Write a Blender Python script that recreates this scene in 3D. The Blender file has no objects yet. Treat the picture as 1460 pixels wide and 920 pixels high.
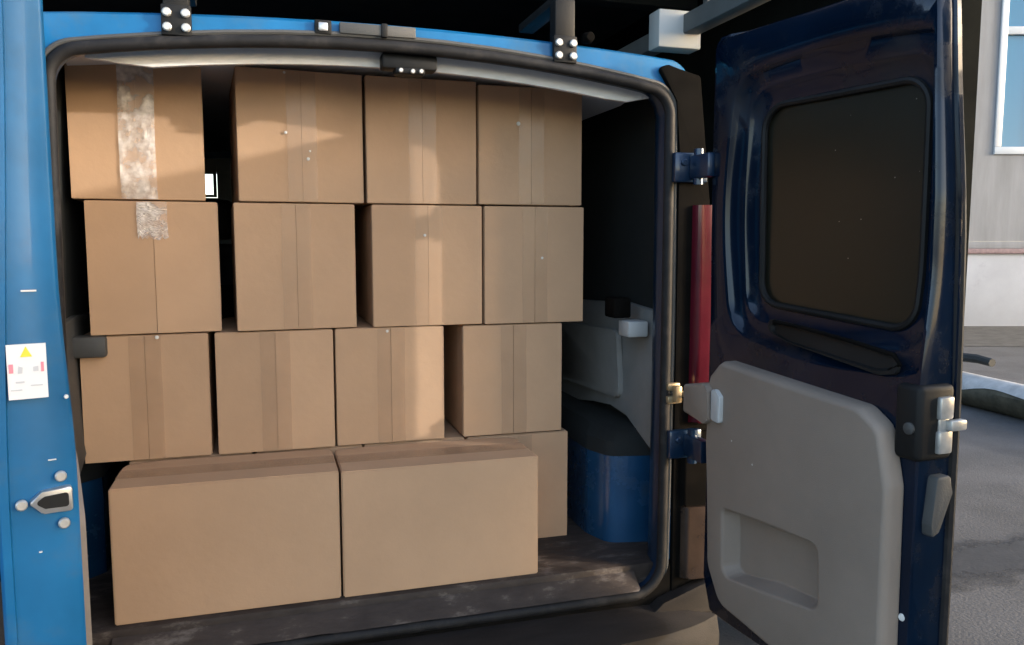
import bpy, bmesh, math, random
from mathutils import Vector, Matrix, noise
random.seed(4)
R = math.radians
S = bpy.context.scene
COL = S.collection

# ------------------------------------------------------------------ camera
cd = bpy.data.cameras.new('camera'); cam = bpy.data.objects.new('camera', cd); COL.objects.link(cam)
cam.location = (0, -1.91, 1.41); cam.rotation_euler = (R(90 - 5.71), 0, R(-16.9))
cd.sensor_width = 36; cd.lens = 36 * 1150 / 1460; cd.clip_start = .02; cd.clip_end = 2000
S.camera = cam

# ------------------------------------------------------------------ sky and sun (a hazy, low sun from behind and to the right)
SUN_TO = Vector((1.72, -1.0, .405)).normalized()
w = bpy.data.worlds.new('World'); S.world = w; w.use_nodes = True
nt = w.node_tree; bg = nt.nodes['Background']
sk = nt.nodes.new('ShaderNodeTexSky'); sk.sky_type = 'NISHITA'; sk.sun_disc = False
sk.sun_elevation = math.asin(SUN_TO.z); sk.sun_rotation = math.atan2(SUN_TO.x, SUN_TO.y)
sk.air_density = .7; sk.dust_density = 1.6; sk.ozone_density = 0.0
nt.links.new(sk.outputs[0], bg.inputs[0]); bg.inputs[1].default_value = .15
sl = bpy.data.lights.new('sun', 'SUN'); sl.energy = .5; sl.angle = R(.9); sl.color = (1, .97, .94)
so = bpy.data.objects.new('sun', sl); COL.objects.link(so); so.location = (6, -6, 6)
so.rotation_euler = SUN_TO.to_track_quat('Z', 'Y').to_euler()
S.view_settings.view_transform = 'Standard'; S.view_settings.look = 'None'
S.view_settings.exposure = 2.58; S.view_settings.gamma = 1

# ------------------------------------------------------------------ materials
def mat(name, col, rough=.6, metal=0, coat=0, var=0, vscale=6, bump=0, bscale=60, rvar=0, dirt=None, dscale=5, dlow=.5, dhigh=.7, spec=.5, objvar=0, stretch=None, speckle=0):
    """Principled material with noise colour variation, fine bump, roughness wear and an optional dirt layer."""
    m = bpy.data.materials.new(name); m.use_nodes = True
    t = m.node_tree; n = t.nodes; l = t.links; b = n['Principled BSDF']
    b.inputs['Roughness'].default_value = rough; b.inputs['Metallic'].default_value = metal
    b.inputs['Coat Weight'].default_value = coat; b.inputs['Coat Roughness'].default_value = .06
    b.inputs['Specular IOR Level'].default_value = spec
    b.inputs['Base Color'].default_value = (*col, 1)
    tc = n.new('ShaderNodeTexCoord'); src = tc.outputs['Object']
    if stretch:
        mp = n.new('ShaderNodeMapping'); mp.inputs['Scale'].default_value = stretch; l.new(src, mp.inputs[0]); src = mp.outputs[0]
    cur = None
    def rgb(c):
        x = n.new('ShaderNodeRGB'); x.outputs[0].default_value = (*c, 1); return x.outputs[0]
    def mixc(f, a, bb, mode='MIX'):
        x = n.new('ShaderNodeMix'); x.data_type = 'RGBA'; x.blend_type = mode
        if isinstance(f, float): x.inputs[0].default_value = f
        else: l.new(f, x.inputs[0])
        l.new(a, x.inputs[6]); l.new(bb, x.inputs[7]); return x.outputs[2]
    def nz(scale, det=5, ro=.6):
        x = n.new('ShaderNodeTexNoise'); x.inputs['Scale'].default_value = scale; x.inputs['Detail'].default_value = det
        x.inputs['Roughness'].default_value = ro; l.new(src, x.inputs['Vector']); return x.outputs[0]
    def rng(f, a, bb, c, d):
        x = n.new('ShaderNodeMapRange'); l.new(f, x.inputs[0])
        for i, v in enumerate((a, bb, c, d)): x.inputs[i + 1].default_value = v
        return x.outputs[0]
    cur = rgb(col)
    if var:
        cur = mixc(rng(nz(vscale), .3, .7, 0, 1), rgb([c * (1 - var) for c in col]), rgb([min(1, c * (1 + var)) for c in col]))
    if speckle:
        hs = n.new('ShaderNodeHueSaturation'); l.new(rng(nz(110, 3, .8), .3, .7, 1 - speckle, 1 + speckle), hs.inputs['Value']); l.new(cur, hs.inputs['Color']); cur = hs.outputs[0]
    if objvar:
        oi = n.new('ShaderNodeObjectInfo'); hv = n.new('ShaderNodeHueSaturation')
        l.new(rng(oi.outputs['Random'], 0, 1, 1 - objvar, 1 + objvar), hv.inputs['Value']); l.new(cur, hv.inputs['Color']); cur = hv.outputs[0]
    if dirt is not None:
        f = rng(nz(dscale, 8, .7), dlow, dhigh, 0, 1)
        cur = mixc(f, cur, rgb(dirt))
        l.new(rng(f, 0, 1, rough, .85), b.inputs['Roughness'])
    elif rvar:
        l.new(rng(nz(vscale * 2.3), .3, .7, rough - rvar, rough + rvar), b.inputs['Roughness'])
    l.new(cur, b.inputs['Base Color'])
    if bump:
        bp = n.new('ShaderNodeBump'); bp.inputs['Strength'].default_value = bump; bp.inputs['Distance'].default_value = .004
        l.new(nz(bscale, 6), bp.inputs['Height']); l.new(bp.outputs[0], b.inputs['Normal'])
    return m

M = {}
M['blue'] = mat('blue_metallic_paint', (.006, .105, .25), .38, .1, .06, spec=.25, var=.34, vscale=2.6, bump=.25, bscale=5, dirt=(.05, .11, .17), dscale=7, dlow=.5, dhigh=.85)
M['blue_door'] = mat('shaded_door_blue', (.0013, .0072, .020), .16, .2, .26, var=.3, vscale=4, dirt=(.014, .014, .016), dscale=5, dlow=.5, dhigh=.8, spec=.2)  # van's blue darkened: the right door's unlit look is put into the colour
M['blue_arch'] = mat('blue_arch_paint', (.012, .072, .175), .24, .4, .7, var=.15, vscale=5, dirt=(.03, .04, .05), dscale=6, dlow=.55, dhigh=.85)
M['blue_in'] = mat('shaded_inner_blue', (.004, .024, .062), .32, .35, .4, var=.2, vscale=6, dirt=(.03, .04, .05), dscale=6, dlow=.5, dhigh=.8)  # darker copy of the van's blue, shade of the opening mixed into the colour
M['black'] = mat('black_plastic', (.009, .009, .009), .55, var=.3, bump=.1, spec=.2)
M['jamb'] = mat('dark_jamb', (.0055, .005, .0045), .85, var=.35, vscale=8, spec=.02, dirt=(.012, .0095, .008), dscale=7, dlow=.5, dhigh=.9)
M['rubber'] = mat('seal_rubber', (.013, .0125, .013), .6, spec=.2, var=.3, vscale=14, bump=.15, dirt=(.05, .045, .04), dscale=18, dlow=.52, dhigh=.85)
M['grey'] = mat('grey_door_plastic', (.21, .168, .134), .62, var=.1, vscale=4, bump=.25, bscale=500, dirt=(.2, .18, .155), dscale=7, dlow=.6, dhigh=.95)
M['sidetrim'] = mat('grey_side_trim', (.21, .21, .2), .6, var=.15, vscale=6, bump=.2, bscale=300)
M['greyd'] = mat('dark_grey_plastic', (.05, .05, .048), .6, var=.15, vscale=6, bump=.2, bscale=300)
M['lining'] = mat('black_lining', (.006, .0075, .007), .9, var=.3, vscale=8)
M['white'] = mat('white_headliner', (.84, .83, .82), .8, var=.05, bump=.1, bscale=250)
M['bolt'] = mat('zinc_bolt', (.42, .41, .385), .35, .5, var=.15, vscale=60)
M['brass'] = mat('yellow_zinc', (.42, .32, .19), .4, .6, var=.2, vscale=60)
M['red'] = mat('red_lens', (.085, .007, .014), .2, 0, .25, var=.2, vscale=12)
M['amber'] = mat('brown_amber_lens', (.045, .03, .022), .18, 0, .8, var=.25, vscale=14)
M['floor'] = mat('worn_load_floor', (.045, .034, .028), .65, spec=.25, var=.4, vscale=9, bump=.5, bscale=40, stretch=(1, 2.2, 2.2), dirt=(.17, .145, .125), dscale=9, dlow=.54, dhigh=.74)
M['bumper'] = mat('worn_bumper_plastic', (.013, .0105, .0095), .7, spec=.25, var=.3, vscale=7, bump=.3, bscale=120, stretch=(1, 5, 5), dirt=(.016, .0135, .012), dscale=9, dlow=.58, dhigh=.9)
M['card'] = mat('cardboard', (.455, .288, .172), .78, var=.07, vscale=3.5, bump=.18, bscale=45, objvar=.06, spec=.3)
M['cardin'] = mat('cardboard_edge', (.24, .14, .08), .85, var=.1, vscale=20)
M['wall'] = mat('grey_render', (.168, .176, .19), .85, var=.22, vscale=1.5, bump=.4, bscale=60, stretch=(2.5, 2.5, .35))
M['plinth'] = mat('white_plinth_paint', (.27, .285, .315), .8, var=.12, vscale=1.5, bump=.3, dirt=(.14, .14, .14), dscale=2, dlow=.58, dhigh=.9)
M['ledge'] = mat('brown_ledge_tile', (.16, .11, .12), .7, var=.3, vscale=20)
M['wframe'] = mat('white_window_frame', (.5, .51, .52), .4, var=.03)
M['dark'] = mat('dark_timber', (.02, .021, .02), .8, var=.4, vscale=5, bump=.3, bscale=20)
M['post'] = mat('dark_painted_wall', (.007, .0075, .007), .95, spec=.0, var=.25, vscale=6, bump=.3, bscale=40)
M['beam'] = mat('grey_steel', (.085, .088, .088), .6, .1, var=.15, vscale=9)
M['boxwhite'] = mat('white_box_plastic', (.42, .425, .415), .5, var=.03)
M['steel'] = mat('dull_steel', (.45, .45, .45), .35, .8, var=.15, vscale=30)
M['tyre'] = mat('tyre_rubber', (.02, .02, .02), .8, var=.2)
M['bark'] = mat('bark', (.075, .068, .045), .9, var=.45, vscale=9, bump=.9, bscale=25)
M['barkpale'] = mat('pale_stripped_wood', (.42, .41, .39), .6, var=.3, vscale=7, bump=.4, bscale=30)
M['paper'] = mat('white_sticker', (.62, .62, .62), .45, var=.02)
M['yellow'] = mat('yellow_print', (.85, .55, .03), .5, var=.03)
M['pinkred'] = mat('red_print', (.75, .2, .25), .5, var=.05)
M['inkgrey'] = mat('grey_print', (.45, .45, .47), .5, var=.1)
M['fleck'] = mat('pale_fleck', (.6, .59, .56), .5, var=.02)
M['strip_soil'] = mat('dark_soil', (.05, .048, .044), .95, var=.4, vscale=6, bump=.8, bscale=20)
M['seat'] = mat('grey_seat_cloth', (.1, .1, .11), .9, var=.2, bump=.3, bscale=300)

def tape_mat(name, col, rough, mixf, bumps, bs, dv=.3):
    m = bpy.data.materials.new(name); m.use_nodes = True
    t = m.node_tree; n = t.nodes; l = t.links; b = n['Principled BSDF']
    b.inputs['Base Color'].default_value = (*col, 1); b.inputs['Roughness'].default_value = rough
    b.inputs['Specular IOR Level'].default_value = .7
    tc = n.new('ShaderNodeTexCoord'); nz = n.new('ShaderNodeTexNoise'); nz.inputs['Scale'].default_value = bs; nz.inputs['Detail'].default_value = 6
    l.new(tc.outputs['Object'], nz.inputs['Vector'])
    bp = n.new('ShaderNodeBump'); bp.inputs['Strength'].default_value = bumps; bp.inputs['Distance'].default_value = .004
    l.new(nz.outputs[0], bp.inputs['Height']); l.new(bp.outputs[0], b.inputs['Normal'])
    tr = n.new('ShaderNodeBsdfTransparent'); mx = n.new('ShaderNodeMixShader')
    nz2 = n.new('ShaderNodeTexNoise'); nz2.inputs['Scale'].default_value = bs * .6; nz2.inputs['Detail'].default_value = 7
    l.new(tc.outputs['Object'], nz2.inputs['Vector'])
    mr = n.new('ShaderNodeMapRange'); l.new(nz2.outputs[0], mr.inputs[0])
    for i, v in enumerate((.38, .66, max(0, mixf - dv), min(1, mixf + dv))): mr.inputs[i + 1].default_value = v
    l.new(mr.outputs[0], mx.inputs[0]); l.new(tr.outputs[0], mx.inputs[1]); l.new(b.outputs[0], mx.inputs[2])
    l.new(mx.outputs[0], n['Material Output'].inputs[0]); return m
M['tape_shiny'] = tape_mat('crinkled_clear_tape', (.80, .74, .68), .15, .5, .9, 45)
M['tape'] = tape_mat('clear_brown_tape', (.48, .31, .188), .26, .26, .08, 14, .06)

def glass_mat(name, tint, trans, rough=.03, spots=0):
    m = bpy.data.materials.new(name); m.use_nodes = True
    t = m.node_tree; n = t.nodes; l = t.links; b = n['Principled BSDF']
    b.inputs['Base Color'].default_value = (*tint, 1); b.inputs['Roughness'].default_value = rough
    if spots:
        tc = n.new('ShaderNodeTexCoord'); v = n.new('ShaderNodeTexVoronoi'); v.inputs['Scale'].default_value = spots
        l.new(tc.outputs['Object'], v.inputs['Vector'])
        mr = n.new('ShaderNodeMapRange'); l.new(v.outputs['Distance'], mr.inputs[0])
        for i, x in enumerate((.025, .04, 1, 0)): mr.inputs[i + 1].default_value = x
        nz = n.new('ShaderNodeTexNoise'); nz.inputs['Scale'].default_value = 4; nz.inputs['Detail'].default_value = 8; l.new(tc.outputs['Object'], nz.inputs['Vector'])
        c1 = n.new('ShaderNodeMix'); c1.data_type = 'RGBA'; l.new(nz.outputs[0], c1.inputs[0])
        c1.inputs[6].default_value = (*[x * .6 for x in tint], 1); c1.inputs[7].default_value = (*[x * 1.5 for x in tint], 1)
        c2 = n.new('ShaderNodeMix'); c2.data_type = 'RGBA'; l.new(mr.outputs[0], c2.inputs[0]); l.new(c1.outputs[2], c2.inputs[6]); c2.inputs[7].default_value = (.3, .29, .27, 1)
        l.new(c2.outputs[2], b.inputs['Base Color'])
    tr = n.new('ShaderNodeBsdfTransparent'); mx = n.new('ShaderNodeMixShader'); mx.inputs[0].default_value = 1 - trans
    l.new(tr.outputs[0], mx.inputs[1]); l.new(b.outputs[0], mx.inputs[2]); l.new(mx.outputs[0], n['Material Output'].inputs[0]); return m
M['tint'] = glass_mat('dark_tinted_glass', (.010, .0095, .006), .03, .28, 26)
M['glass'] = glass_mat('clear_glass', (.03, .04, .045), .92)
M['winglass'] = glass_mat('blue_window_glass', (.02, .11, .21), .0, .1)

def asphalt():
    m = mat('asphalt', (.068, .067, .068), .85, var=.3, vscale=1.3, bump=.9, bscale=70, dirt=(.042, .042, .042), dscale=.9, dlow=.48, dhigh=.68, speckle=.35)
    return m
M['asphalt'] = asphalt()
def damp():
    m = mat('damp_asphalt', (.03, .03, .031), .7, var=.3, vscale=14, bump=.6, bscale=60)
    t = m.node_tree; n = t.nodes; l = t.links; b = n['Principled BSDF']
    tc = n.new('ShaderNodeTexCoord'); nz = n.new('ShaderNodeTexNoise'); nz.inputs['Scale'].default_value = 5; nz.inputs['Detail'].default_value = 8; nz.inputs['Roughness'].default_value = .7
    l.new(tc.outputs['Object'], nz.inputs['Vector'])
    sx = n.new('ShaderNodeSeparateXYZ'); l.new(tc.outputs['Object'], sx.inputs[0])
    d = n.new('ShaderNodeMath'); d.operation = 'SUBTRACT'; l.new(sx.outputs[1], d.inputs[0]); d.inputs[1].default_value = .79
    ab = n.new('ShaderNodeMath'); ab.operation = 'ABSOLUTE'; l.new(d.outputs[0], ab.inputs[0])
    k = n.new('ShaderNodeMath'); k.operation = 'MULTIPLY_ADD'; l.new(ab.outputs[0], k.inputs[0]); k.inputs[1].default_value = -2.2; l.new(nz.outputs[0], k.inputs[2])
    mr = n.new('ShaderNodeMapRange'); l.new(k.outputs[0], mr.inputs[0])
    for i, v in enumerate((.02, .28, 0, .9)): mr.inputs[i + 1].default_value = v
    tr = n.new('ShaderNodeBsdfTransparent'); mx = n.new('ShaderNodeMixShader'); l.new(mr.outputs[0], mx.inputs[0]); l.new(tr.outputs[0], mx.inputs[1]); l.new(b.outputs[0], mx.inputs[2])
    l.new(mx.outputs[0], n['Material Output'].inputs[0]); return m
M['damp'] = damp()

# ------------------------------------------------------------------ mesh helpers
def finish(name, bm, m, parent=None, smooth=38, loc=None, rz=0):
    bmesh.ops.recalc_face_normals(bm, faces=bm.faces)
    if smooth:
        for f in bm.faces: f.smooth = True
        for e in bm.edges:
            if len(e.link_faces) == 2 and e.calc_face_angle(0) > R(smooth): e.smooth = False
    me = bpy.data.meshes.new(name); bm.to_mesh(me); bm.free()
    ms = m if isinstance(m, (list, tuple)) else [m]
    for x in ms: me.materials.append(x)
    o = bpy.data.objects.new(name, me); COL.objects.link(o)
    if parent is not None: o.parent = parent
    if loc: o.location = loc
    if rz: o.rotation_euler = (0, 0, rz)
    return o

def box(bm, x0, x1, y0, y1, z0, z1, bev=0, seg=2, mi=0):
    r = bmesh.ops.create_cube(bm, size=1)
    vs = r['verts']
    for v in vs: v.co = Vector(((x0 + x1) / 2 + v.co.x * (x1 - x0), (y0 + y1) / 2 + v.co.y * (y1 - y0), (z0 + z1) / 2 + v.co.z * (z1 - z0)))
    fs = set(f for v in vs for f in v.link_faces)
    for f in fs: f.material_index = mi
    if bev:
        es = set(e for v in vs for e in v.link_edges)
        bmesh.ops.bevel(bm, geom=list(es), offset=bev, segments=seg, affect='EDGES', profile=.5)
def boxo(name, m, parent, x0, x1, y0, y1, z0, z1, bev=.004):
    bm = bmesh.new(); box(bm, x0, x1, y0, y1, z0, z1, bev); return finish(name, bm, m, parent)

def loop(bm, pts): return [bm.verts.new(p) for p in pts]
def bridge(bm, a, b):
    n = len(a)
    for i in range(n): bm.faces.new((a[i], a[(i + 1) % n], b[(i + 1) % n], b[i]))
def strip(bm, a, b):
    for i in range(len(a) - 1): bm.faces.new((a[i], a[i + 1], b[i + 1], b[i]))

def prism(bm, pts, f0, f1, bev=0):
    """pts: 2-D outline; f0, f1: functions that turn (u,v) into the two end points."""
    a = loop(bm, [f0(*p) for p in pts]); b = loop(bm, [f1(*p) for p in pts])
    fs = [bm.faces.new(a), bm.faces.new(b[::-1])]
    bridge(bm, a, b)
    if bev: bmesh.ops.bevel(bm, geom=list(fs[0].edges), offset=bev, segments=2, affect='EDGES', profile=.5)

def tube(bm, pts, r, n=10, closed=False):
    P = [Vector(p) for p in pts]; rings = []; N = len(P); prev = None
    for i, p in enumerate(P):
        t = (P[(i + 1) % N] - P[i - 1]) if closed or 0 < i < N - 1 else (P[1] - P[0] if i == 0 else P[-1] - P[-2])
        t.normalize()
        if prev is None: a = t.orthogonal().normalized()
        else: a = (prev - t * prev.dot(t)).normalized()
        prev = a; b = t.cross(a)
        rr = r(i / max(1, N - 1)) if callable(r) else r
        rings.append(loop(bm, [p + (a * math.cos(k * 2 * math.pi / n) + b * math.sin(k * 2 * math.pi / n)) * rr for k in range(n)]))
    for i in range(N - 1): bridge(bm, rings[i], rings[i + 1])
    if closed:
        q = rings[-1]; z = rings[0]; best = min(range(n), key=lambda k: (q[0].co - z[k].co).length)
        bridge(bm, q, z[best:] + z[:best])
    else: bm.faces.new(rings[0][::-1]); bm.faces.new(rings[-1])

def rounded(pts, rad, seg=8):
    """rounds the corners of a 2-D polygon; rad is one radius or one for each corner"""
    out = []; n = len(pts)
    for i, p in enumerate(pts):
        r = rad[i] if isinstance(rad, (list, tuple)) else rad
        p = Vector(p); a = Vector(pts[i - 1]) - p; b = Vector(pts[(i + 1) % n]) - p
        if r <= 0: out.append(p); continue
        ang = a.angle(b); d = min(r / math.tan(ang / 2), a.length * .49, b.length * .49); r2 = d * math.tan(ang / 2)
        pa = p + a.normalized() * d; pb = p + b.normalized() * d
        c = p + (a.normalized() + b.normalized()).normalized() * (r2 / math.sin(ang / 2))
        va = pa - c; tot = va.angle_signed(pb - c)
        for k in range(seg + 1):
            t = tot * k / seg; q = va.copy(); q.rotate(Matrix.Rotation(-t, 2)); out.append(c + q)
    return out

def radial(poly, c, ang):
    """distance from c to the outline in direction ang"""
    c = Vector(c); d = Vector((math.cos(ang), math.sin(ang))); best = None; n = len(poly)
    for i in range(n):
        p = Vector(poly[i]) - c; e = Vector(poly[(i + 1) % n]) - Vector(poly[i]); den = d.x * e.y - d.y * e.x
        if abs(den) < 1e-12: continue
        t = (p.x * e.y - p.y * e.x) / den; s = (p.x * d.y - p.y * d.x) / den
        if t > 0 and -1e-3 <= s <= 1 + 1e-3 and (best is None or t > best): best = t
    return best
def angles(poly, c, extra=64):
    A = [math.atan2(p[1] - c[1], p[0] - c[0]) for p in poly] + [k * 2 * math.pi / extra - math.pi for k in range(extra)]
    A.sort(); out = [A[0]]
    for a in A[1:]:
        if a - out[-1] > .004: out.append(a)
    return out

def disc(bm, c, axis, r, h, n=14, mi=0):
    ax = Vector(axis).normalized(); u = ax.orthogonal().normalized(); v = ax.cross(u); c = Vector(c)
    def ring(rr, hh): return loop(bm, [c + ax * hh + (u * math.cos(k * 2 * math.pi / n) + v * math.sin(k * 2 * math.pi / n)) * rr for k in range(n)])
    a = ring(r, 0); b = ring(r, h * .7); d = ring(r * .75, h)
    bridge(bm, a, b); bridge(bm, b, d); bm.faces.new(d); bm.faces.new(a[::-1])

def empty(name, loc=(0, 0, 0), rz=0):
    o = bpy.data.objects.new(name, None); COL.objects.link(o); o.location = loc; o.rotation_euler = (0, 0, rz); o.empty_display_size = .1; return o
def tag(o, label=None, cat=None, group=None, kind=None):
    if label: o['label'] = label
    if cat: o['category'] = cat
    if group: o['group'] = group
    if kind: o['kind'] = kind
    return o
def bolts(name, parent, pts, axis, r, h, m):
    """alike bolts sharing one mesh, each an object"""
    bm = bmesh.new(); disc(bm, (0, 0, 0), axis, r, h, 12); o = finish(name, bm, m, parent, loc=pts[0])
    for p in pts[1:]:
        c = o.copy(); COL.objects.link(c); c.parent = parent; c.location = p
    return o

# ================================================================== SETTING: ground
bm = bmesh.new()
bmesh.ops.create_grid(bm, x_segments=4, y_segments=4, size=400)
tag(finish('ground', bm, M['asphalt'], smooth=0), kind='structure')
ANG = R(-16.9)
def wl(x, y, z=0):   # a point in the far building's own axes
    c, s = math.cos(ANG), math.sin(ANG); return Vector((11.5 + x * c - y * s, 8.4 + x * s + y * c, z))
bm = bmesh.new()
pts = [wl(-5 + i * .25, -2.4 - .3 * noise.noise(Vector((i * .5, 3, 0)))) for i in range(61)]
back = [wl(-5 + i * .25, -.02) for i in range(61)]
a = loop(bm, [Vector((p.x, p.y, .005)) for p in pts]); b = loop(bm, [Vector((p.x, p.y, .035)) for p in back]); strip(bm, a, b)
tag(finish('soil_strip', bm, M['strip_soil']), kind='structure')

# ================================================================== far building
bld = empty('building', (11.5, 8.4, 0), ANG)
tag(bld, 'grey rendered building with white plinth and white framed window, beyond the open right door', 'building')
WX0, WX1, WZ0, WZ1 = -.25, 1.25, 2.81, 5.4
def wallpanel(bm, x0, x1, z0, z1): box(bm, x0, x1, 0, .3, z0, z1)
bm = bmesh.new()
for r_ in ((-8, WX0, 1.42, 7), (WX1, 9, 1.42, 7), (WX0, WX1, 1.42, WZ0), (WX0, WX1, WZ1, 7)): wallpanel(bm, *r_)
bmesh.ops.remove_doubles(bm, verts=bm.verts, dist=1e-4)
finish('wall', bm, M['wall'], bld, smooth=0)
boxo('plinth', M['plinth'], bld, -8, 9, -.05, .3, -.02, 1.217, .01)
boxo('ledge', M['ledge'], bld, -8, 9, -.1, .3, 1.219, 1.30, .01)
boxo('skirting', M['wall'], bld, -8, 9, -.03, .3, 1.302, 1.418, .005)
wf = boxo('window_frame', M['wframe'], bld, WX0 + .002, WX0 + .11, -.03, .12, WZ0 + .002, WZ1, .008)
bm = bmesh.new()
box(bm, WX0 + .002, WX0 + .11, -.03, .12, WZ0 + .122, WZ1 - .002, .008); box(bm, WX1 - .11, WX1 - .002, -.03, .12, WZ0 + .122, WZ1 - .002, .008)
box(bm, WX0 + .002, WX1 - .002, -.035, .12, WZ0 + .002, WZ0 + .12, .008); box(bm, WX0 + .112, WX1 - .112, -.02, .12, WZ0 + 1.88, WZ0 + 2.0, .006)
box(bm, .47, .54, -.02, .12, WZ0 + .122, WZ0 + 1.878, .006); box(bm, .47, .54, -.02, .12, WZ0 + 2.002, WZ1 - .002, .006)
bpy.data.objects.remove(wf); wf = finish('window_frame', bm, M['wframe'], bld)
for x0, x1, z0, z1 in ((WX0 + .11, .47, WZ0 + .12, WZ0 + 1.88), (.54, WX1 - .11, WZ0 + .12, WZ0 + 1.88), (WX0 + .11, .47, WZ0 + 2, WZ1), (.54, WX1 - .11, WZ0 + 2, WZ1)):
    boxo('pane', M['winglass'], wf, x0 + .001, x1 - .001, .05, .06, z0 + .001, z1 - .001, 0)
boxo('curtain', M['wframe'], wf, .14, .3, .1, .11, WZ0 + .13, WZ0 + 1.6, 0)
boxo('roof', M['dark'], bld, -8.3, 9.3, -.5, 5, 7.002, 7.2, .02)
boxo('side_wall', M['wall'], bld, -8, -7.7, .302, 5, 0, 7, 0)

dp = [(2.2, .45), (4.6, .45), (4.6, 1.15), (2.2, 1.15)]
bm = bmesh.new(); bm.faces.new(loop(bm, [(p[0] + .03 * noise.noise(Vector((p[0] * 20, p[1] * 20, 0))), p[1] + .03 * noise.noise(Vector((p[0] * 17, 3, p[1] * 20))), .004) for p in rounded(dp, .12, 5)]))
tag(finish('damp_patch', bm, M['damp'], smooth=0), kind='structure')
# ================================================================== log lying on the asphalt
lg = empty('fallen_log', (5.86, 4.0, 0)); tag(lg, 'weathered log with a pale stripped upper side lying on the asphalt', 'log')
def logsurf(i, k, N, K):
    y = -2.6 + 6.2 * i / N; a = 2 * math.pi * k / K; r_ = .135 + .02 * noise.noise(Vector((y * .9, math.cos(a) * 1.2, math.sin(a) * 1.2)))
    return Vector((.08 * math.sin(y * .8) + r_ * 1.25 * math.cos(a), y, .128 + r_ * math.sin(a)))
bm = bmesh.new(); N, K = 60, 20
rows = [loop(bm, [logsurf(i, k, N, K) for k in range(K)]) for i in range(N + 1)]
for i in range(N): bridge(bm, rows[i], rows[i + 1])
bm.faces.new(rows[0]); bm.faces.new(rows[-1][::-1])
finish('trunk', bm, M['bark'], lg)
bm = bmesh.new(); rows = []
for i in range(2, N - 1):
    wv = .9 + .5 * noise.noise(Vector((i * .16, 7, 1)))
    rows.append(loop(bm, [logsurf(i, (4.2 + j * wv), N, K) + Vector((0, 0, .006)) for j in range(6)]))
for i in range(len(rows) - 1): strip(bm, rows[i], rows[i + 1])
finish('stripped_patch', bm, M['barkpale'], lg)
bm = bmesh.new(); tube(bm, [(.1, 1.3, .2), (.06, .9, .33), (.03, .2, .37), (.02, -.45, .40), (.0, -.62, .39)], lambda t: .05 * (1 - .3 * t), 8); finish('branch_stub', bm, M['dark'], lg)

# ================================================================== carport / garage round the van
gar = empty('garage', (0, .15, 0)); tag(gar, 'dark open garage that the blue van is parked in', 'garage')
def G(n, m, *a, bev=.005):
    a = list(a); a[2] -= .15; a[3] -= .15; return boxo(n, m, gar, *a, bev)
G('ceiling', M['dark'], -3.6, 2.178, .25, 7.2, 2.62, 2.8)
G('side_wall', M['post'], 1.98, 2.158, .15, 7.0, -.02, 2.618)
G('side_wall', M['post'], -3.6, -3.4, .25, 7.0, -.02, 2.618)
bm = bmesh.new()
for x0, x1, z0, z1 in ((-3.398, -.76, -.02, 2.618), (-.46, 1.978, -.02, 2.618), (-.758, -.462, -.02, 1.86), (-.758, -.462, 2.12, 2.618)): box(bm, x0, x1, 6.85, 7.05, z0, z1)
finish('back_wall', bm, M['dark'], gar, smooth=0)
wf = None
bm = bmesh.new()
box(bm, -.758, -.73, 6.7, 6.8, 1.862, 2.118, .003); box(bm, -.49, -.462, 6.7, 6.8, 1.862, 2.118, .003); box(bm, -.728, -.492, 6.7, 6.8, 1.862, 1.885, .003); box(bm, -.728, -.492, 6.7, 6.8, 2.095, 2.118, .003)
wf = finish('window_frame', bm, M['dark'], gar); boxo('pane', M['glass'], wf, -.727, -.493, 6.745, 6.75, 1.886, 2.094, 0)
for yy in (1.6, 3.0, 4.4, 5.8): G('rafter', M['dark'], -3.39, 1.99, yy, yy + .09, 2.5, 2.618)
G('sun_block_wall', M['wall'], 2.22, 2.36, -3.2, -1.2, -.02, 2.05, bev=.01)  # unseen wall added to keep sun off the front boxes and left door
G('sun_block_wall', M['wall'], 2.22, 2.36, -3.2, -1.7, 2.052, 2.8, bev=.01)
G('track_beam', M['beam'], 1.376, 1.44, -.25, 6.8, 2.114, 2.178)
for yy in (.5, 3.4, 6): G('beam_hanger', M['beam'], 1.395, 1.42, yy, yy + .03, 2.18, 2.618)
G('junction_box', M['boxwhite'], 1.285, 1.445, .62, .7, 2.065, 2.19, bev=.006)

# ================================================================== the van
van = empty('cargo_van', (.29, 2.0, 0)); tag(van, 'dark blue cargo van with both rear doors open showing stacked cardboard boxes', 'van')
VO = Vector((.29, 2.0, 0))
# the van's parts are modelled in world metres, then shifted to its origin
def vp(o):
    o.parent = van; o.location = Vector(o.location) - VO; return o
def vbox(n, m, *a, bev=.004): return vp(boxo(n, m, None, *a, bev))
CX = .29
def roofz(x, top, k): return top - k * (x - CX + .03) ** 2
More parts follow.
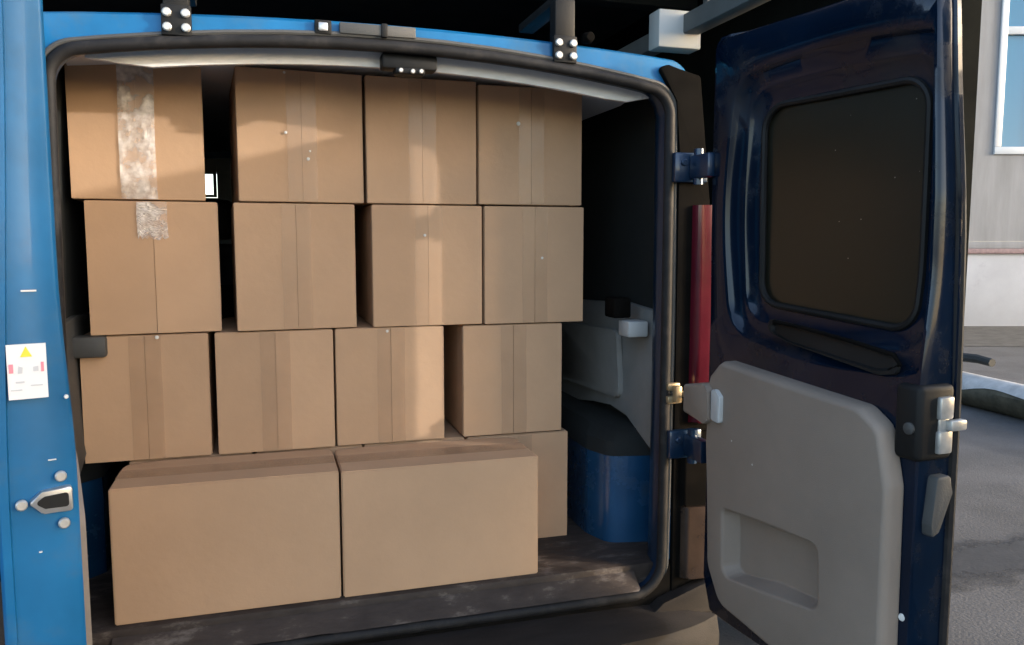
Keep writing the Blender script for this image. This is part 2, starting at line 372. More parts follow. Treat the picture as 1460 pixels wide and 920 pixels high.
# the opening's outline and the body's outline (x, z)
def crown(x0, x1, top, k, n=12): return [(x0 + (x1 - x0) * i / n, roofz(x0 + (x1 - x0) * i / n, top, k)) for i in range(n + 1)]
top_in = crown(1.0, -.415, 1.853, .12)
hole = rounded([(-.42, .462), (1.0, .462)], 0)
inner = [Vector(p) for p in [(-.43, .462), (1.0, .462)]] + [Vector(p) for p in top_in]
rads = [.09, .09, .17] + [0] * (len(top_in) - 2) + [.15]
inner = rounded([tuple(p) for p in inner], rads, 10)
top_out = crown(1.06, -.48, 1.908, .055)
outer = rounded([(-.60, .40), (1.18, .40), (1.165, 1.15)] + top_out + [(-.585, 1.15)], [.03, .03, .5, .07] + [0] * (len(top_out) - 2) + [.07, .5], 8)
cc = (CX, 1.15)
A = angles(inner, cc, 72)
def ringpts(poly, d=0, y=0):
    out = []
    for a in A:
        r_ = radial(poly, cc, a) + d; out.append((cc[0] + r_ * math.cos(a), y, cc[1] + r_ * math.sin(a)))
    return out
bm = bmesh.new()
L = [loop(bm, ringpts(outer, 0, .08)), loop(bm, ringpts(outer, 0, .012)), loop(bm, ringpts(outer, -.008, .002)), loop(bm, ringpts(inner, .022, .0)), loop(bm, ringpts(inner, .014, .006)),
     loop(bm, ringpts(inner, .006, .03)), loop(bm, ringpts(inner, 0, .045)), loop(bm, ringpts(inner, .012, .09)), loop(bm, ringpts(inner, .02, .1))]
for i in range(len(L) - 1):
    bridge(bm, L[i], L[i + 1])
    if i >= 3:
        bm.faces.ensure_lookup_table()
        for f in bm.faces[-len(L[i]):]: f.material_index = 1  # reveal faces take the blue with shade painted in
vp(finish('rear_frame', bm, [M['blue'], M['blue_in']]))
# body shell: outline swept forwards, bonnet and nose
def section(y, zs, xs, zb=.4):
    out = []
    for p in outer: out.append((CX + (p[0] - CX) * xs, y, max(zb, .4 + (p[1] - .4) * zs)))
    return out
bm = bmesh.new(); secs = [(.081, 1, 1), (.4, 1.012, 1.02), (1.5, 1.02, 1.03), (2.9, 1.015, 1.03), (3.15, 1.0, 1.02)]
LS = [loop(bm, section(*s)) for s in secs]
for i in range(len(LS) - 1): bridge(bm, LS[i], LS[i + 1])
vp(finish('body_shell', bm, M['blue']))
bm = bmesh.new(); secs = [(3.152, .55, 1.02), (3.9, .52, 1.01), (4.5, .42, .97), (4.75, .28, .9)]
LS = [loop(bm, section(*s)) for s in secs]
for i in range(len(LS) - 1): bridge(bm, LS[i], LS[i + 1])
bm.faces.new(LS[-1])
vp(finish('bonnet', bm, M['blue']))
bm = bmesh.new(); a = loop(bm, [(-.45, 3.17, 1.8), (1.03, 3.17, 1.8), (1.12, 3.85, 1.2), (-.54, 3.85, 1.2)]); b = loop(bm, [(v.co.x, v.co.y + .01, v.co.z + .008) for v in a])
bridge(bm, a, b); bm.faces.new(a[::-1]); bm.faces.new(b); vp(finish('windscreen', bm, M['glass'], smooth=0))
for sx in (-.28, .86):
    bm = bmesh.new(); box(bm, sx - .2, sx + .2, 2.35, 2.5, .75, 1.4, .06, 3); box(bm, sx - .13, sx + .13, 2.37, 2.46, 1.42, 1.62, .04, 3); box(bm, sx - .2, sx + .2, 2.45, 2.95, .6, .76, .05, 3)
    vp(finish('seat', bm, M['seat']))
# wheels
for x in (-.5, 1.08):
    for y in (.95, 3.95):
        bm = bmesh.new(); prof = [(.2, -.1), (.29, -.1), (.315, -.07), (.32, 0), (.315, .07), (.29, .1), (.2, .1)]
        rg = [loop(bm, [(x + p[1], y + p[0] * math.cos(k * math.pi / 16), .32 + p[0] * math.sin(k * math.pi / 16)) for k in range(32)]) for p in prof]
        for i in range(len(rg) - 1): bridge(bm, rg[i], rg[i + 1])
        bridge(bm, rg[-1], rg[0]); wh = vp(finish('wheel', bm, M['tyre']))
        bm = bmesh.new(); disc(bm, (x - .06, y, .32), (1, 0, 0), .2, .12, 24); rm = finish('rim', bm, M['steel'], wh); rm.location = (0, 0, 0)
# interior
vbox('load_floor', M['floor'], -.50, 1.09, .035, 2.3, .47, .53, bev=.008)
bm = bmesh.new(); a = loop(bm, [(-.36 + 1.3 * i / 20, .034, .512 + .003 * noise.noise(Vector((i * .9, 0, 0)))) for i in range(21)]); b = loop(bm, [(-.36 + 1.3 * i / 20, -.012, .474 + .004 * noise.noise(Vector((i * .8, 4, 0)))) for i in range(21)])
strip(bm, a, b); vp(finish('sill_plate', bm, M['floor']))
bm = bmesh.new(); top = []; N = 14
rowsu = [loop(bm, [(x, y, roofz(x, 1.876 + dz, .09)) for x in [-.44 + 1.46 * i / N for i in range(N + 1)]]) for y, dz in ((.1, .012), (.2, .008), (.34, -.012), (1.2, -.012), (2.3, -.012))]
for i in range(4): strip(bm, rowsu[i], rowsu[i + 1])
vp(finish('headliner', bm, M['white']))
bz = lambda u: roofz(u, 1.822, .125) + .03 * max(0, (-.24 - u) / .12) + .03 * max(0, (u - .9) / .08)
bow = [(-.36 + 1.34 * i / 20, bz(-.36 + 1.34 * i / 20)) for i in range(21)] + [(.98 - 1.34 * i / 20, roofz(.98 - 1.34 * i / 20, 1.868, .115)) for i in range(21)]
bm = bmesh.new(); prism(bm, bow, lambda u, v: (u, .06, v), lambda u, v: (u, .075, v)); vp(finish('roof_bow', bm, M['white'], smooth=0))
bm = bmesh.new()
prism(bm, [(.06, .53), (2.3, .53), (2.3, 1.86), (.12, 1.86), (.06, 1.7)], lambda u, v: (1.085 - .05 * max(0, v - 1.2), u, v), lambda u, v: (1.105 - .05 * max(0, v - 1.2), u, v)); vp(finish('right_lining', bm, M['lining'], smooth=0))
bm = bmesh.new()
prism(bm, [(.06, .53), (2.3, .53), (2.3, 1.86), (.12, 1.86), (.06, 1.7)], lambda u, v: (-.49 + .05 * max(0, v - 1.2), u, v), lambda u, v: (-.515 + .05 * max(0, v - 1.2), u, v)); vp(finish('left_lining', bm, M['lining'], smooth=0))
vbox('bulkhead', M['lining'], -.48, 1.08, 2.302, 2.33, .53, 1.2)
# grey trim panel with a curved lower edge on the right wall, and on the left
tp = [(.10, .80), (.16, .83), (.30, .885), (.42, .895), (.56, .88), (.75, .85), (1.6, .85), (1.6, 1.19), (.9, 1.2), (.35, 1.225), (.10, 1.21)]
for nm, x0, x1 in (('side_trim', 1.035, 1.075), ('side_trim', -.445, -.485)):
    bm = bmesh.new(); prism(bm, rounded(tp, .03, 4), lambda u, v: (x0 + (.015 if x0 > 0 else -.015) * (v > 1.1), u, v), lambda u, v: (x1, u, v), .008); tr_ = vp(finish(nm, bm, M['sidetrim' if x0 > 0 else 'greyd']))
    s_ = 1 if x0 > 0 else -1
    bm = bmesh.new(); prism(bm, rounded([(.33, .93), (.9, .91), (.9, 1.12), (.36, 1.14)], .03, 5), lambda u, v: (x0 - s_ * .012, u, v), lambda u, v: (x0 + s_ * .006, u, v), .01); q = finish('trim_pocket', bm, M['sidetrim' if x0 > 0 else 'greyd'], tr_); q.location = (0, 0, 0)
# wheel arches in blue metal with a rounded near corner
for s_ in (1, -1):
    bm = bmesh.new()
    xi = .905 if s_ > 0 else -.40; xo = 1.083 if s_ > 0 else -.488
    prof = rounded([(xo, .17), (xi + .03, .2), (xi, .3), (xi + s_ * .015, 1.35), (xo, 1.4)], [0, .05, .08, .06, 0], 10)
    if s_ < 0: prof = rounded([(xo, .34), (xi - .03, .4), (xi - .03, 1.35), (xo, 1.4)], [0, .03, .03, 0], 6)
    lv = [loop(bm, [(p[0] + (CX - p[0]) * 0, p[1], z) for p in prof]) for z in (.531, .79)]
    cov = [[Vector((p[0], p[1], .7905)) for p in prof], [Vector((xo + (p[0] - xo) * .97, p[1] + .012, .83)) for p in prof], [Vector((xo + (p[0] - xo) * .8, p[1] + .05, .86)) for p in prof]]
    strip(bm, lv[0], lv[1]); ar = vp(finish('wheel_arch', bm, M['blue_arch'], smooth=60))
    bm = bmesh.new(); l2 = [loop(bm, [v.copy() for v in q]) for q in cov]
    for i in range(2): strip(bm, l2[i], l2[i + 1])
    bm.faces.new(l2[-1]); q = finish('arch_shade', bm, M['lining'], ar); q.location = (0, 0, 0)  # black top sheet stands in for the shadow above the arch
# rear corner blocks and catches
b_ = vbox('door_catch', M['boxwhite'], .972, 1.035, .16, .23, 1.14, 1.186, bev=.006); q = boxo('catch_hole', M['black'], b_, 1.0 - VO.x - 0, 1.018 - VO.x, .155 - VO.y, .165 - VO.y, 1.147, 1.172, .002); q.location = -Vector(b_.location) - VO
vbox('catch_bracket', M['jamb'], .945, 1.0, .2, .27, 1.192, 1.25, bev=.006)
vbox('belt_anchor', M['greyd'], -.47, -.385, .27, .33, 1.125, 1.178, bev=.008)
# weather seal round the opening
bm = bmesh.new(); tube(bm, ringpts(inner, .004, -.005), .014, 10, True); sea = vp(finish('door_seal', bm, M['rubber']))
bm = bmesh.new(); tube(bm, ringpts(inner, .024, -.004), .006, 8, True); q = finish('seal_lip', bm, M['greyd'], sea); q.location = (0, 0, 0)
# dark strips on the corner posts, door shade and dirt put into their colour
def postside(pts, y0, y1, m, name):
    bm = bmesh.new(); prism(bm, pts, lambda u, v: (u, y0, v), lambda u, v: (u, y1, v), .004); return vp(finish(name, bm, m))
postside(rounded([(1.03, .415), (1.135, .415), (1.135, 1.2), (1.12, 1.5), (1.085, 1.835), (.99, 1.858), (.965, 1.85), (1.018, 1.77), (1.028, 1.65)], .01, 3), -.014, -.001, M['jamb'], 'pillar_shade')
postside([(-.58, .405), (1.028, .405), (1.028, .55), (1.018, .515), (.99, .475), (.95, .448), (-.38, .448), (-.43, .47), (-.458, .53), (-.46, .412)], -.011, -.001, M['jamb'], 'sill_strip')  # dark strip laid over the blue frame below the opening
postside(rounded([(-.46, .415), (-.585, .415), (-.585, 1.2), (-.57, 1.5), (-.52, 1.80), (-.45, 1.72)], .01, 3), -.014, -.001, M['jamb'], 'pillar_shade')
# tail lamps on the corners
for s_ in (1, -1):
    X = (lambda x: x) if s_ > 0 else (lambda x: 2 * CX - x)
    bm = bmesh.new(); prism(bm, rounded([(1.067, -.006), (1.074, -.036), (1.13, -.045), (1.19, -.02), (1.2, .1), (1.067, .1)], [.004, .02, .02, .03, 0, 0], 5), lambda u, v: (X(u), v, .93), lambda u, v: (X(u), v, 1.505), .006)
    tl = vp(finish('tail_lamp', bm, M['red']))
    bm = bmesh.new(); prism(bm, rounded([(1.05, -.004), (1.06, -.034), (1.13, -.04), (1.188, -.01), (1.195, .1), (1.05, .1)], [.004, .015, .02, .03, 0, 0], 5), lambda u, v: (X(u), v, .50), lambda u, v: (X(u), v, .70), .006)
    vp(finish('lower_lamp', bm, M['amber']))
    bm = bmesh.new(); prism(bm, rounded([(1.048, -.016), (1.056, -.028), (1.125, -.03), (1.18, -.01), (1.18, .1), (1.048, .1)], [.004, .01, .02, .03, 0, 0], 5), lambda u, v: (X(u), v, .702), lambda u, v: (X(u), v, .905), .006)
    vp(finish('lamp_trim', bm, M['jamb']))
# hinges on the right post
for zc in (1.6, .875):
    bm = bmesh.new(); box(bm, 1.005, 1.1, -.034, -.014, zc - .038, zc + .038, .005); box(bm, 1.045, 1.072, -.125, -.034, zc - .03, zc + .03, .006); tube(bm, [(1.06, -.055, zc - .045), (1.06, -.055, zc + .045)], .013, 10)
    h = vp(finish('hinge', bm, M['blue_in']))
    q = bolts('bolt', h, [(1.03 - VO.x * 0, -.034, zc + .012), (1.055, -.034, zc - .014)], (0, -1, 0), .009, .008, M['blue_in'])
    for ch in h.children: ch.location = Vector(ch.location)
bm = bmesh.new(); box(bm, 1.0, 1.035, -.03, -.014, .985, 1.005, .003); box(bm, 1.0, 1.035, -.03, -.014, 1.02, 1.04, .003); box(bm, 1.012, 1.03, -.05, -.03, .99, 1.035, .003); box(bm, 1.02, 1.07, -.045, -.035, 1.005, 1.02, .002); box(bm, 1.06, 1.07, -.13, -.046, 1.005, 1.02, .002); disc(bm, (1.055, -.045, 1.012), (0, -1, 0), .012, .012)
vp(finish('door_check', bm, M['brass']))
# header: top brackets with bolts, brake light, number lamp, latch
for x in (-.168, .712):
    z = roofz(x, 1.908, .055)
    bm = bmesh.new(); box(bm, x - .03, x + .03, -.016, -.001, z - .052, z + .012, .003); box(bm, x - .026, x + .026, -.012, .03, z + .0, z + .10, .004); box(bm, x - .022, x + .022, .0, .3, z + .092, z + .115, .004)
    br = vp(finish('roof_bracket', bm, M['black']))
    bolts('bolt', br, [(x + dx, -.016, z + dz) for dx in (-.018, .019) for dz in (-.036, -.006)], (0, -1, 0), .0095, .008, M['bolt'])
bm = bmesh.new(); box(bm, .765, .79, -.004, .02, 1.9, 1.925, .006); disc(bm, (.778, -.004, 1.912), (0, -1, 0), .012, .01); vp(finish('rack_knob', bm, M['jamb']))
bl = vbox('brake_light', M['greyd'], .172, .345, -.014, -.001, 1.876, 1.901, bev=.003)
vbox('light_housing', M['black'], .265, .28, -.018, -.001, 1.873, 1.904, bev=.003)
nl = vbox('lock_plate', M['black'], .118, .155, -.012, -.001, 1.872, 1.903, bev=.003); q = boxo('lamp_lens', M['steel'], None, .126, .147, -.016, -.0125, 1.878, 1.897, .003); q.parent = nl
bm = bmesh.new(); box(bm, .27, .4, .012, .06, 1.812, 1.848, .006); box(bm, .30, .37, .006, .05, 1.80, 1.815, .005)
lt = vp(finish('top_latch', bm, M['black'])); bolts('bolt', lt, [(.312, .007, 1.807), (.34, .007, 1.806), (.36, .007, 1.807)], (0, -1, 0), .0055, .006, M['bolt'])
# bumper
bm = bmesh.new()
prof = [(-.0, .438), (-.1, .43), (-.15, .41), (-.165, .36), (-.16, .25), (-.1, .22), (.0, .22)]
N = 30; rows = []
for i in range(N + 1):
    t = i / N * 2 - 1; x = CX + t * .86; dy = .10 * abs(t) ** 6
    rows.append(loop(bm, [(x, p[0] + dy * (p[0] < -.05), p[1] - .012 * abs(t) ** 4) for p in prof]))
for i in range(N): strip(bm, rows[i], rows[i + 1])
bm.faces.new(rows[0]); bm.faces.new(rows[-1][::-1])
vp(finish('rear_bumper', bm, M['bumper']))
postside(rounded([(.93, .405), (1.14, .405), (1.14, .5), (1.05, .47), (.99, .45)], .008, 3), -.05, -.001, M['bumper'], 'bumper_corner')

# ------------------------------------------------------------------ rear doors, modelled in (s along the door, n towards the outside, z)
def sm(t): t = max(0, min(1, t)); return t * t * (3 - 2 * t)
def make_door(name, H, ang, side, W, lower, upper, bulge, k=1.0, thin=0):
    """side +1: right door, its outside lies at local +y; side -1: left door"""
    ZB, ZT = .40, 1.872
    n0 = lambda z, s=1: bulge * sm((z - 1.08) / .3) * sm(s / .4)
    T = lambda z, s=1: (lower - (lower - upper) * sm((z - 1.0) / .8)) * (1 if not thin else thin + (1 - thin) * sm((s - .01) / .16))
    def P(s, n, z): return (s, side * n, z)
    out = rounded([(0, ZB), (W, ZB), (W, 1.12), (W - .004, 1.5), (W - (.03 if side > 0 else 0), ZT + (.055 if side > 0 else 0)), (.0, ZT + (.055 if side > 0 else -.01))], [.05, .05, 0.3, .3, .07, .035], 8)
    hol = rounded([(.165, 1.262), (W - .06, 1.235), (W - .062, 1.728), (.155, 1.736)], [.06, .05, .06, .06], 8)
    c = (.38, 1.48); AA = angles(hol, c, 120)
    ro = [radial(out, c, a) for a in AA]; rh = [radial(hol, c, a) for a in AA]
    def ring(d, n, marg=.012, mode='h', dn=None):
        o = []
        for a, b1, b2 in zip(AA, ro, rh):
            r_ = (b1 - d) if mode == 'o' else min(b2 + d, b1 - marg)
            s, z = c[0] + r_ * math.cos(a), c[1] + r_ * math.sin(a); nn = n(z, s)
            o.append(P(s, nn, z))
        return o
    bm = bmesh.new()
    L = [ring(0, lambda z, s: T(z, s), mode='o'), ring(-.010, lambda z, s: T(z, s) - .004, mode='o'), ring(-.010, lambda z, s: T(z, s) - .014, mode='o'), ring(0, lambda z, s: T(z, s) - .016, mode='o'),
         ring(0, lambda z, s: n0(z, s) + .006, mode='o'), ring(.007, lambda z, s: n0(z, s), mode='o'),
         ring(.118, lambda z, s: n0(z, s), .016), ring(.108, lambda z, s: n0(z, s) + .004, .015), ring(.10, lambda z, s: n0(z, s) + .014, .0145), ring(.062, lambda z, s: n0(z, s) + .016, .014), ring(.055, lambda z, s: n0(z, s) + .018, .0135), ring(.046, lambda z, s: n0(z, s) + .026, .013),
         ring(.016, lambda z, s: n0(z, s) + .027, .012), ring(.006, lambda z, s: n0(z, s) + .030, .010), ring(0, lambda z, s: T(z, s) - .012, .006)]
    for i in range(len(L)): L[i] = loop(bm, L[i])
    for i in range(len(L) - 1): bridge(bm, L[i], L[i + 1])
    bridge(bm, L[-1], L[0])
    def fit(bm):
        for v in bm.verts: v.co.x *= k; v.co.z = 1.41 + (v.co.z - 1.41) * k  # right door pushed along the line of sight, scaled about camera height
        return bm
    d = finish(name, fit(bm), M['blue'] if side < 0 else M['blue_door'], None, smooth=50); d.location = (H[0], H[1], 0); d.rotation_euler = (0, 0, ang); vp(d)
    def sub(nm, bm, m, **kw): return finish(nm, fit(bm), m, d, **kw)
    # glass and its gasket
    bm = bmesh.new(); pts = ring(.002, lambda z, s: n0(z, s) + .034, .008); a = loop(bm, pts); b = loop(bm, [(p[0], p[1] + side * .005, p[2]) for p in pts]); bridge(bm, a, b); bm.faces.new(a); bm.faces.new(b[::-1]); sub('window_pane', bm, M['tint'])
    bm = bmesh.new(); tube(bm, ring(.004, lambda z, s: n0(z, s) + .027, .010), .008, 8, True); sub('window_gasket', bm, M['black'])
    # rubber along the free edge
    if side > 0:
        bm = bmesh.new(); tube(bm, [P(W - .002 - .028 * sm((z - 1.4) / .5), T(z) - .006, z) for z in [ZB + .05 + (ZT - ZB - .1) * i / 24 for i in range(25)]], .011, 8); sub('edge_seal', bm, M['rubber'])
    return d, P, n0, T, W, sub

# right door
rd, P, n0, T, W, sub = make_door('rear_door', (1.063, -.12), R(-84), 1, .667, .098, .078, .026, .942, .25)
tp = rounded([(.062, 1.066), (.105, 1.109), (.559, 1.077), (.612, 1.045), (.64, .93), (.645, .43), (.52, .43), (.32, .445), (.12, .47), (.066, .56), (.05, .9)], [.02, .03, .05, .04, .06, .02, .03, .05, .06, .08, .05], 6)
pk = rounded([(.135, .733), (.46, .752), (.468, .604), (.142, .555)], [.02, .025, .03, .03], 6)
c = (.30, .665); AA = angles(pk, c, 90)
def tr(poly, d, n): return [P(c[0] + (radial(poly, c, a) + d) * math.cos(a), n, c[1] + (radial(poly, c, a) + d) * math.sin(a)) for a in AA]
AA = sorted(set(AA + [math.atan2(p[1] - c[1], p[0] - c[0]) for p in tp]))
bm = bmesh.new()
L = [loop(bm, x) for x in (tr(tp, 0, -.001), tr(tp, 0, -.026), tr(tp, -.006, -.038), tr(tp, -.016, -.044), tr(pk, .010, -.044), tr(pk, .003, -.042), tr(pk, 0, -.038), tr(pk, -.014, -.006), tr(pk, -.022, -.003))]
for i in range(len(L) - 1): bridge(bm, L[i], L[i + 1])
bm.faces.new(L[-1])
trim = sub('trim_panel', bm, M['grey'], smooth=60); wn = trim.modifiers.new('weighted_normals', 'WEIGHTED_NORMAL'); wn.weight = 100; wn.keep_sharp = True
bm = bmesh.new(); prism(bm, rounded([(-.02, .955), (.075, .94), (.09, .955), (.085, 1.03), (.07, 1.045), (-.02, 1.03)], .01, 4), lambda u, v: P(u, -.062, v), lambda u, v: P(u, -.004, v), .006); sub('check_cover', bm, M['grey'])
bm = bmesh.new(); prism(bm, rounded([(.092, .955), (.128, .95), (.128, 1.02), (.11, 1.035), (.092, 1.035)], .008, 4), lambda u, v: P(u, -.056, v), lambda u, v: P(u, -.04, v), .004); sub('cover_cap', bm, M['boxwhite'])
bm = bmesh.new(); prism(bm, rounded([(.50, .44), (.515, .462), (.575, .465), (.60, .44), (.59, .4), (.51, .4)], .012, 4), lambda u, v: P(u, -.054, v), lambda u, v: P(u, -.015, v), .004); sub('drain_cover', bm, M['black'])
# access slot under the window
sl_ = rounded([(.235, 1.218), (.30, 1.215), (.60, 1.18), (.605, 1.155), (.56, 1.148), (.30, 1.178), (.24, 1.195)], .012, 4)
cs = (sum(p[0] for p in sl_) / len(sl_), sum(p[1] for p in sl_) / len(sl_))
def scl(k, n, dz=0): return [P(cs[0] + (p[0] - cs[0]) * k, n + n0(p[1]), cs[1] + (p[1] - cs[1]) * (k * 1.0 + (k - 1) * 3) + dz) for p in sl_]
bm = bmesh.new(); L = [loop(bm, x) for x in (scl(1.06, -.001), scl(1.05, -.008), scl(1.0, -.008), scl(.97, .0))]
for i in range(3): bridge(bm, L[i], L[i + 1])
bm.faces.new(L[-1]); sub('access_slot', bm, M['black'])
bm = bmesh.new(); tube(bm, [P(.25, n0(1.2) - .008, 1.221), P(.35, n0(1.2) - .011, 1.216), P(.5, n0(1.2) - .011, 1.2), P(.60, n0(1.2) - .009, 1.186), P(.615, n0(1.2) - .008, 1.168), P(.59, n0(1.2) - .008, 1.152)], .005, 6); sub('slot_rim', bm, M['jamb'])
for fs_, fz_ in ((.165, .915), (.245, .875)):
    bm = bmesh.new(); disc(bm, (fs_, -.043, fz_), (0, -1, 0), .0035, .001, 7); sub('pale_scrap', bm, M['fleck'])
# lock on the free edge
bm = bmesh.new(); box(bm, W - .05, W + .012, min(P(0, .0, 0)[1], P(0, .074, 0)[1]) - .012, .078, .985, 1.135, .012, 3); lk = sub('lock_housing', bm, M['black'])
bm = bmesh.new(); box(bm, W + .008, W + .022, .03, .064, 1.0, 1.045, .004); box(bm, W + .008, W + .022, .03, .064, 1.068, 1.112, .004); box(bm, W + .006, W + .016, .034, .06, 1.04, 1.07, .003); box(bm, W + .012, W + .03, .05, .09, 1.045, 1.066, .004)
sub('striker', bm, M['bolt'])
bm = bmesh.new(); disc(bm, (W - .01, -.012, 1.05), (0, -1, 0), .012, .006); sub('screw', bm, M['greyd'])
bm = bmesh.new(); prism(bm, rounded([(.03, .955), (.066, .955), (.07, .92), (.04, .845), (.022, .83), (.02, .86)], .008, 4), lambda u, v: (W + .022, u, v), lambda u, v: (W - .004, u, v), .005); sub('release_lever', bm, M['greyd'])
bm = bmesh.new(); disc(bm, (W - .018, .004, .662), (.3, -1, 0), .008, .006); sub('plug', bm, M['fleck'])

# left door, seen edge-on
ld, P, n0, T, W, sub = make_door('rear_door', (-.456, -.008), R(-73.8), -1, .695, .098, .07, .010)
E0 = W + .0065
pz = [(-.022, 1.07), (-.05, 1.062), (-.056, 1.054), (-.05, 1.045), (-.022, 1.043)]
bm = bmesh.new(); prism(bm, rounded([(-.008, 1.074), (-.045, 1.07), (-.062, 1.056), (-.045, 1.04), (-.008, 1.038)], .005, 4), lambda u, v: (E0 + .006, u, v), lambda u, v: (E0 - .008, u, v), .002); lp = sub('latch_plate', bm, M['steel'])
bm = bmesh.new(); prism(bm, rounded([(-.013, 1.066), (-.042, 1.064), (-.054, 1.056), (-.042, 1.047), (-.013, 1.046)], .004, 3), lambda u, v: (E0 + .0075, u, v), lambda u, v: (E0 + .004, u, v)); sub('latch_slot', bm, M['black'])
bolts('screw', ld, [(E0 - .002, -.021, 1.088), (E0 - .002, -.02, 1.021), (E0 - .002, -.069, 1.055)], (1, 0, 0), .0075, .007, M['bolt'])
bm = bmesh.new(); box(bm, E0 - .004, E0 + .0015, -.076, -.030, 1.2, 1.274, 0); st = sub('warning_sticker', bm, M['paper'], smooth=0)
def deco(nm, m, polys):
    bm = bmesh.new()
    for pl in polys: prism(bm, pl, lambda u, v: (E0 + .0023, u, v), lambda u, v: (E0 + .001, u, v))
    return finish(nm, bm, m, st, smooth=0)
deco('warning_triangle', M['yellow'], [[(-.0605, 1.257), (-.0465, 1.257), (-.0535, 1.271)]])
deco('red_mark', M['pinkred'], [[(-.074, 1.236), (-.069, 1.236), (-.069, 1.248), (-.074, 1.248)]])
deco('red_mark', M['pinkred'], [[(-.037, 1.236), (-.0335, 1.236), (-.0335, 1.249), (-.037, 1.249)]])
deco('pictogram', M['inkgrey'], [[(-.064, 1.235), (-.059, 1.235), (-.058, 1.243), (-.063, 1.245)], [(-.046, 1.237), (-.04, 1.237), (-.04, 1.244), (-.046, 1.243)], [(-.067, 1.222), (-.057, 1.222), (-.057, 1.2245), (-.067, 1.2245)], [(-.05, 1.217), (-.036, 1.217), (-.036, 1.2188), (-.05, 1.2188)], [(-.073, 1.212), (-.06, 1.212), (-.06, 1.2138), (-.073, 1.2138)]])
bm = bmesh.new(); prism(bm, rounded([(.05, 1.1), (.55, 1.08), (.63, 1.0), (.64, .45), (.05, .45)], .04, 5), lambda u, v: P(u, -.0, v), lambda u, v: P(u, -.012, v), .004); sub('trim_panel', bm, M['grey'])
bm = bmesh.new(); disc(bm, (E0 - .002, -.009, 1.198), (1, 0, 0), .003, .004); sub('paint_chip', bm, M['fleck'])

for y_, z_, w_, h_ in ((-.046, 1.345, .018, .0022), (-.03, 1.112, .01, .0012), (-.05, .985, .004, .0014)):
    boxo('paint_chip', M['fleck'], ld, E0 - .004, E0 - .0005 if z_ < 1.2 else E0 - .001, y_ - w_ / 2, y_ + w_ / 2, z_ - h_ / 2, z_ + h_ / 2, 0)

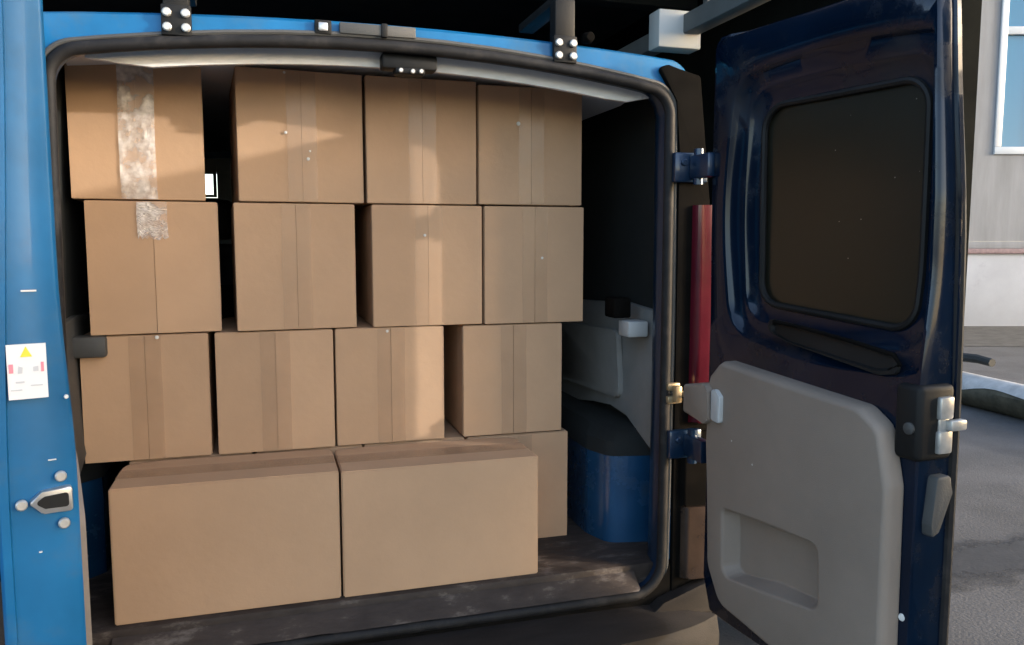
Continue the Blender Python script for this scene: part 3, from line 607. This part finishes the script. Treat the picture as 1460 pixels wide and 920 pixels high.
# ================================================================== the cardboard boxes
def carton(x0, x1, y0, y1, z0, z1, label, seam=True, tape='tape', tw=.075, flecks=(), tz=(0, 1), rz=0.0, lidtape=False):
    w_, d_, h_ = x1 - x0, y1 - y0, z1 - z0
    t = empty('cardboard_box', ((x0 + x1) / 2 - math.sin(rz) * d_ / 2, y0 + math.cos(rz) * d_ / 2, z0), rz)
    tag(t, label, 'box', 'cardboard boxes stacked in the van')
    hw, hd = w_ / 2, d_ / 2; sd = random.random() * 50
    ft = .004 if seam else 0
    bm = bmesh.new(); box(bm, -hw, hw, -hd + ft, hd, 0, h_, 0)
    bmesh.ops.subdivide_edges(bm, edges=bm.edges[:], cuts=5, use_grid_fill=True)
    for v in bm.verts:     # slight bulges and dents of a packed box
        q = v.co.copy(); e = min(hw - abs(q.x), 9) ; 
        k = noise.noise(Vector((q.x * 6 + sd, q.y * 6, q.z * 6)))
        inner_ = (abs(q.x) < hw - .001) + (abs(q.y - ft / 2) < hd - ft / 2 - .001) + (.001 < q.z < h_ - .001)
        if inner_ == 2:
            n_ = Vector((math.copysign(1, q.x) if abs(q.x) > hw - .001 else 0, math.copysign(1, q.y) if abs(q.y - ft / 2) > hd - ft / 2 - .001 else 0, 0 if .001 < q.z < h_ - .001 else (1 if q.z > .1 else -1)))
            if n_.z == 0 and not (seam and n_.y < 0): v.co += n_ * .0025 * k
    for v in bm.verts:
        if len(v.link_edges) == 3 and v.co.y > -hd + .05: v.co *= random.uniform(.982, .997)
        elif abs(v.co.x) > hw - .001 and abs(v.co.y) < hd - .02: v.co.x += .0016 * noise.noise(Vector((sd, v.co.y * 9, v.co.z * 9)))
    es = [e for e in bm.edges if len(e.link_faces) == 2 and e.calc_face_angle(0) > R(60)]
    bmesh.ops.bevel(bm, geom=es, offset=.003, segments=2, affect='EDGES')
    finish('body', bm, M['card'], t, smooth=50)
    yf = -hd
    if seam:
        for s_ in (-1, 1):
            bm = bmesh.new(); g = random.uniform(.0004, .0009); a0, a1 = sorted((s_ * g, s_ * (hw - .0015)))
            nx, nz = 6, 7; V_ = [[bm.verts.new((a0 + (a1 - a0) * i / nx, yf - .0022 * max(0, noise.noise(Vector((i * .5 + sd, j * .5, s_)))) - (.0012 if (i in (0,) and s_ > 0) or (i == nx and s_ < 0) else 0), .0015 + (h_ - .003) * j / nz)) for i in range(nx + 1)] for j in range(nz + 1)]
            for j in range(nz):
                for i in range(nx): bm.faces.new((V_[j][i], V_[j][i + 1], V_[j + 1][i + 1], V_[j + 1][i]))
            r_ = bmesh.ops.extrude_face_region(bm, geom=bm.faces[:])
            for v in r_['geom']:
                if isinstance(v, bmesh.types.BMVert): v.co.y = yf + ft - .0002
            finish('flap', bm, M['card'], t, smooth=50)
    if tape:
        shiny = tape == 'tape_shiny'; bm = bmesh.new(); nx, nz = (14, 50) if shiny else (4, 16); zz0, zz1 = h_ * tz[0] + .002, h_ * tz[1] - .002
        V_ = []
        for j in range(nz + 1):
            z = zz0 + (zz1 - zz0) * j / nz; tear = .012 * (1 - j / nz) if tz[0] > 0 else 0; off = .004 * noise.noise(Vector((z * 9, sd, 2)))
            V_.append([bm.verts.new((-tw / 2 + tw * i / nx + off, yf - .0052 - (abs(noise.noise(Vector((i * .6, j * .55, sd)))) * .0045 if shiny else .0008 * noise.noise(Vector((i, j * .6, sd)))), z + tear * noise.noise(Vector((i * .7, sd, 0))))) for i in range(nx + 1)])
        for j in range(nz):
            for i in range(nx): bm.faces.new((V_[j][i], V_[j][i + 1], V_[j + 1][i + 1], V_[j + 1][i]))
        finish('tape_strip', bm, M[tape], t, smooth=20 if shiny else 60)
    if lidtape:
        bm = bmesh.new(); box(bm, -hw + .002, hw - .002, -.035, .035, h_ + .001, h_ + .0018); finish('tape_strip', bm, M['tape'], t, smooth=0)
    for fx, fz, r_ in flecks:
        bm = bmesh.new(); disc(bm, (fx, yf - .0055, fz), (0, -1, 0), r_, .0015, 7); finish('pale_scrap', bm, M['fleck'], t)
    return t
YF = .29  # box edges here, like the van's outlines, were unprojected from image pixels
# top row
carton(-.448, -.143, YF + .006, YF + .33, 1.514, 1.848, 'leftmost box of the top row, with a wide crinkled shiny tape strip', rz=R(4), tape='tape_shiny', tw=.082)
carton(-.063, .257, YF, YF + .5, 1.513, 1.85, 'second box from the left in the top row, with several white specks', rz=R(4), flecks=((-.04, 1.69 - 1.513, .004), (.015, 1.625 - 1.513, .0045), (.02, 1.645 - 1.513, .003), (-.04, .328, .0035)))
carton(.263, .567, YF + .004, YF + .5, 1.513, 1.849, 'third box from the left in the top row, under the top door latch', rz=.004)
carton(.572, .880, YF + .002, YF + .5, 1.514, 1.842, 'rightmost box of the top row, with one white speck near its upper middle', flecks=((-.04, .225, .006),))
# second row
carton(-.421, -.115, YF + .002, YF + .5, 1.179, 1.511, 'leftmost box of the second row, with a shiny scrap of tape at its top edge', rz=R(3), tape='tape_shiny', tw=.07, tz=(.72, 1))
carton(-.077, .231, YF, YF + .5, 1.179, 1.510, 'second box from the left in the second row, between two open gaps', rz=R(3))
carton(.274, .582, YF + .003, YF + .5, 1.178, 1.510, 'third box from the left in the second row, touching the box on its right', flecks=((-.01, .25, .004),))
carton(.587, .887, YF, YF + .5, 1.177, 1.510, 'rightmost box of the second row, under the rightmost top box', flecks=((.02, .187, .004),))
# third row
carton(-.450, -.150, YF + .003, YF + .5, .855, 1.176, 'leftmost box of the third row, above the left long front box', flecks=((.03, .315, .005),))
carton(-.134, .166, YF, YF + .5, .855, 1.176, 'second box from the left in the third row, right of the narrow gap')
carton(.171, .470, YF + .002, YF + .5, .855, 1.176, 'third box from the left in the third row, left of the wide gap', flecks=((-.01, .312, .004),))
carton(.524, .822, YF + .002, YF + .5, .855, 1.174, 'rightmost box of the third row, right of the wide gap', rz=-.004)
# bottom row behind, of which the right end shows
carton(.536, .842, YF, YF + .5, .5315, .852, 'box on the van floor behind the right long box, only its right end showing')
for a_, b_, l_ in ((-.35, -.05, 'box on the van floor hidden behind the left long box'), (-.04, .24, 'box on the van floor hidden behind the joint of the two long boxes'), (.245, .53, 'box on the van floor hidden behind the middle of the right long box')):
    carton(a_, b_, YF + .01, YF + .5, .5315, .852, l_, tape=None)
# the two long boxes in front
carton(-.357, .154, .052, .284, .5315, .853, 'left one of the two long plain boxes in front on the van floor', seam=False, tape=None, lidtape=True)
carton(.160, .668, .05, .282, .5315, .851, 'right one of the two long plain boxes in front on the van floor', seam=False, tape=None, lidtape=True)
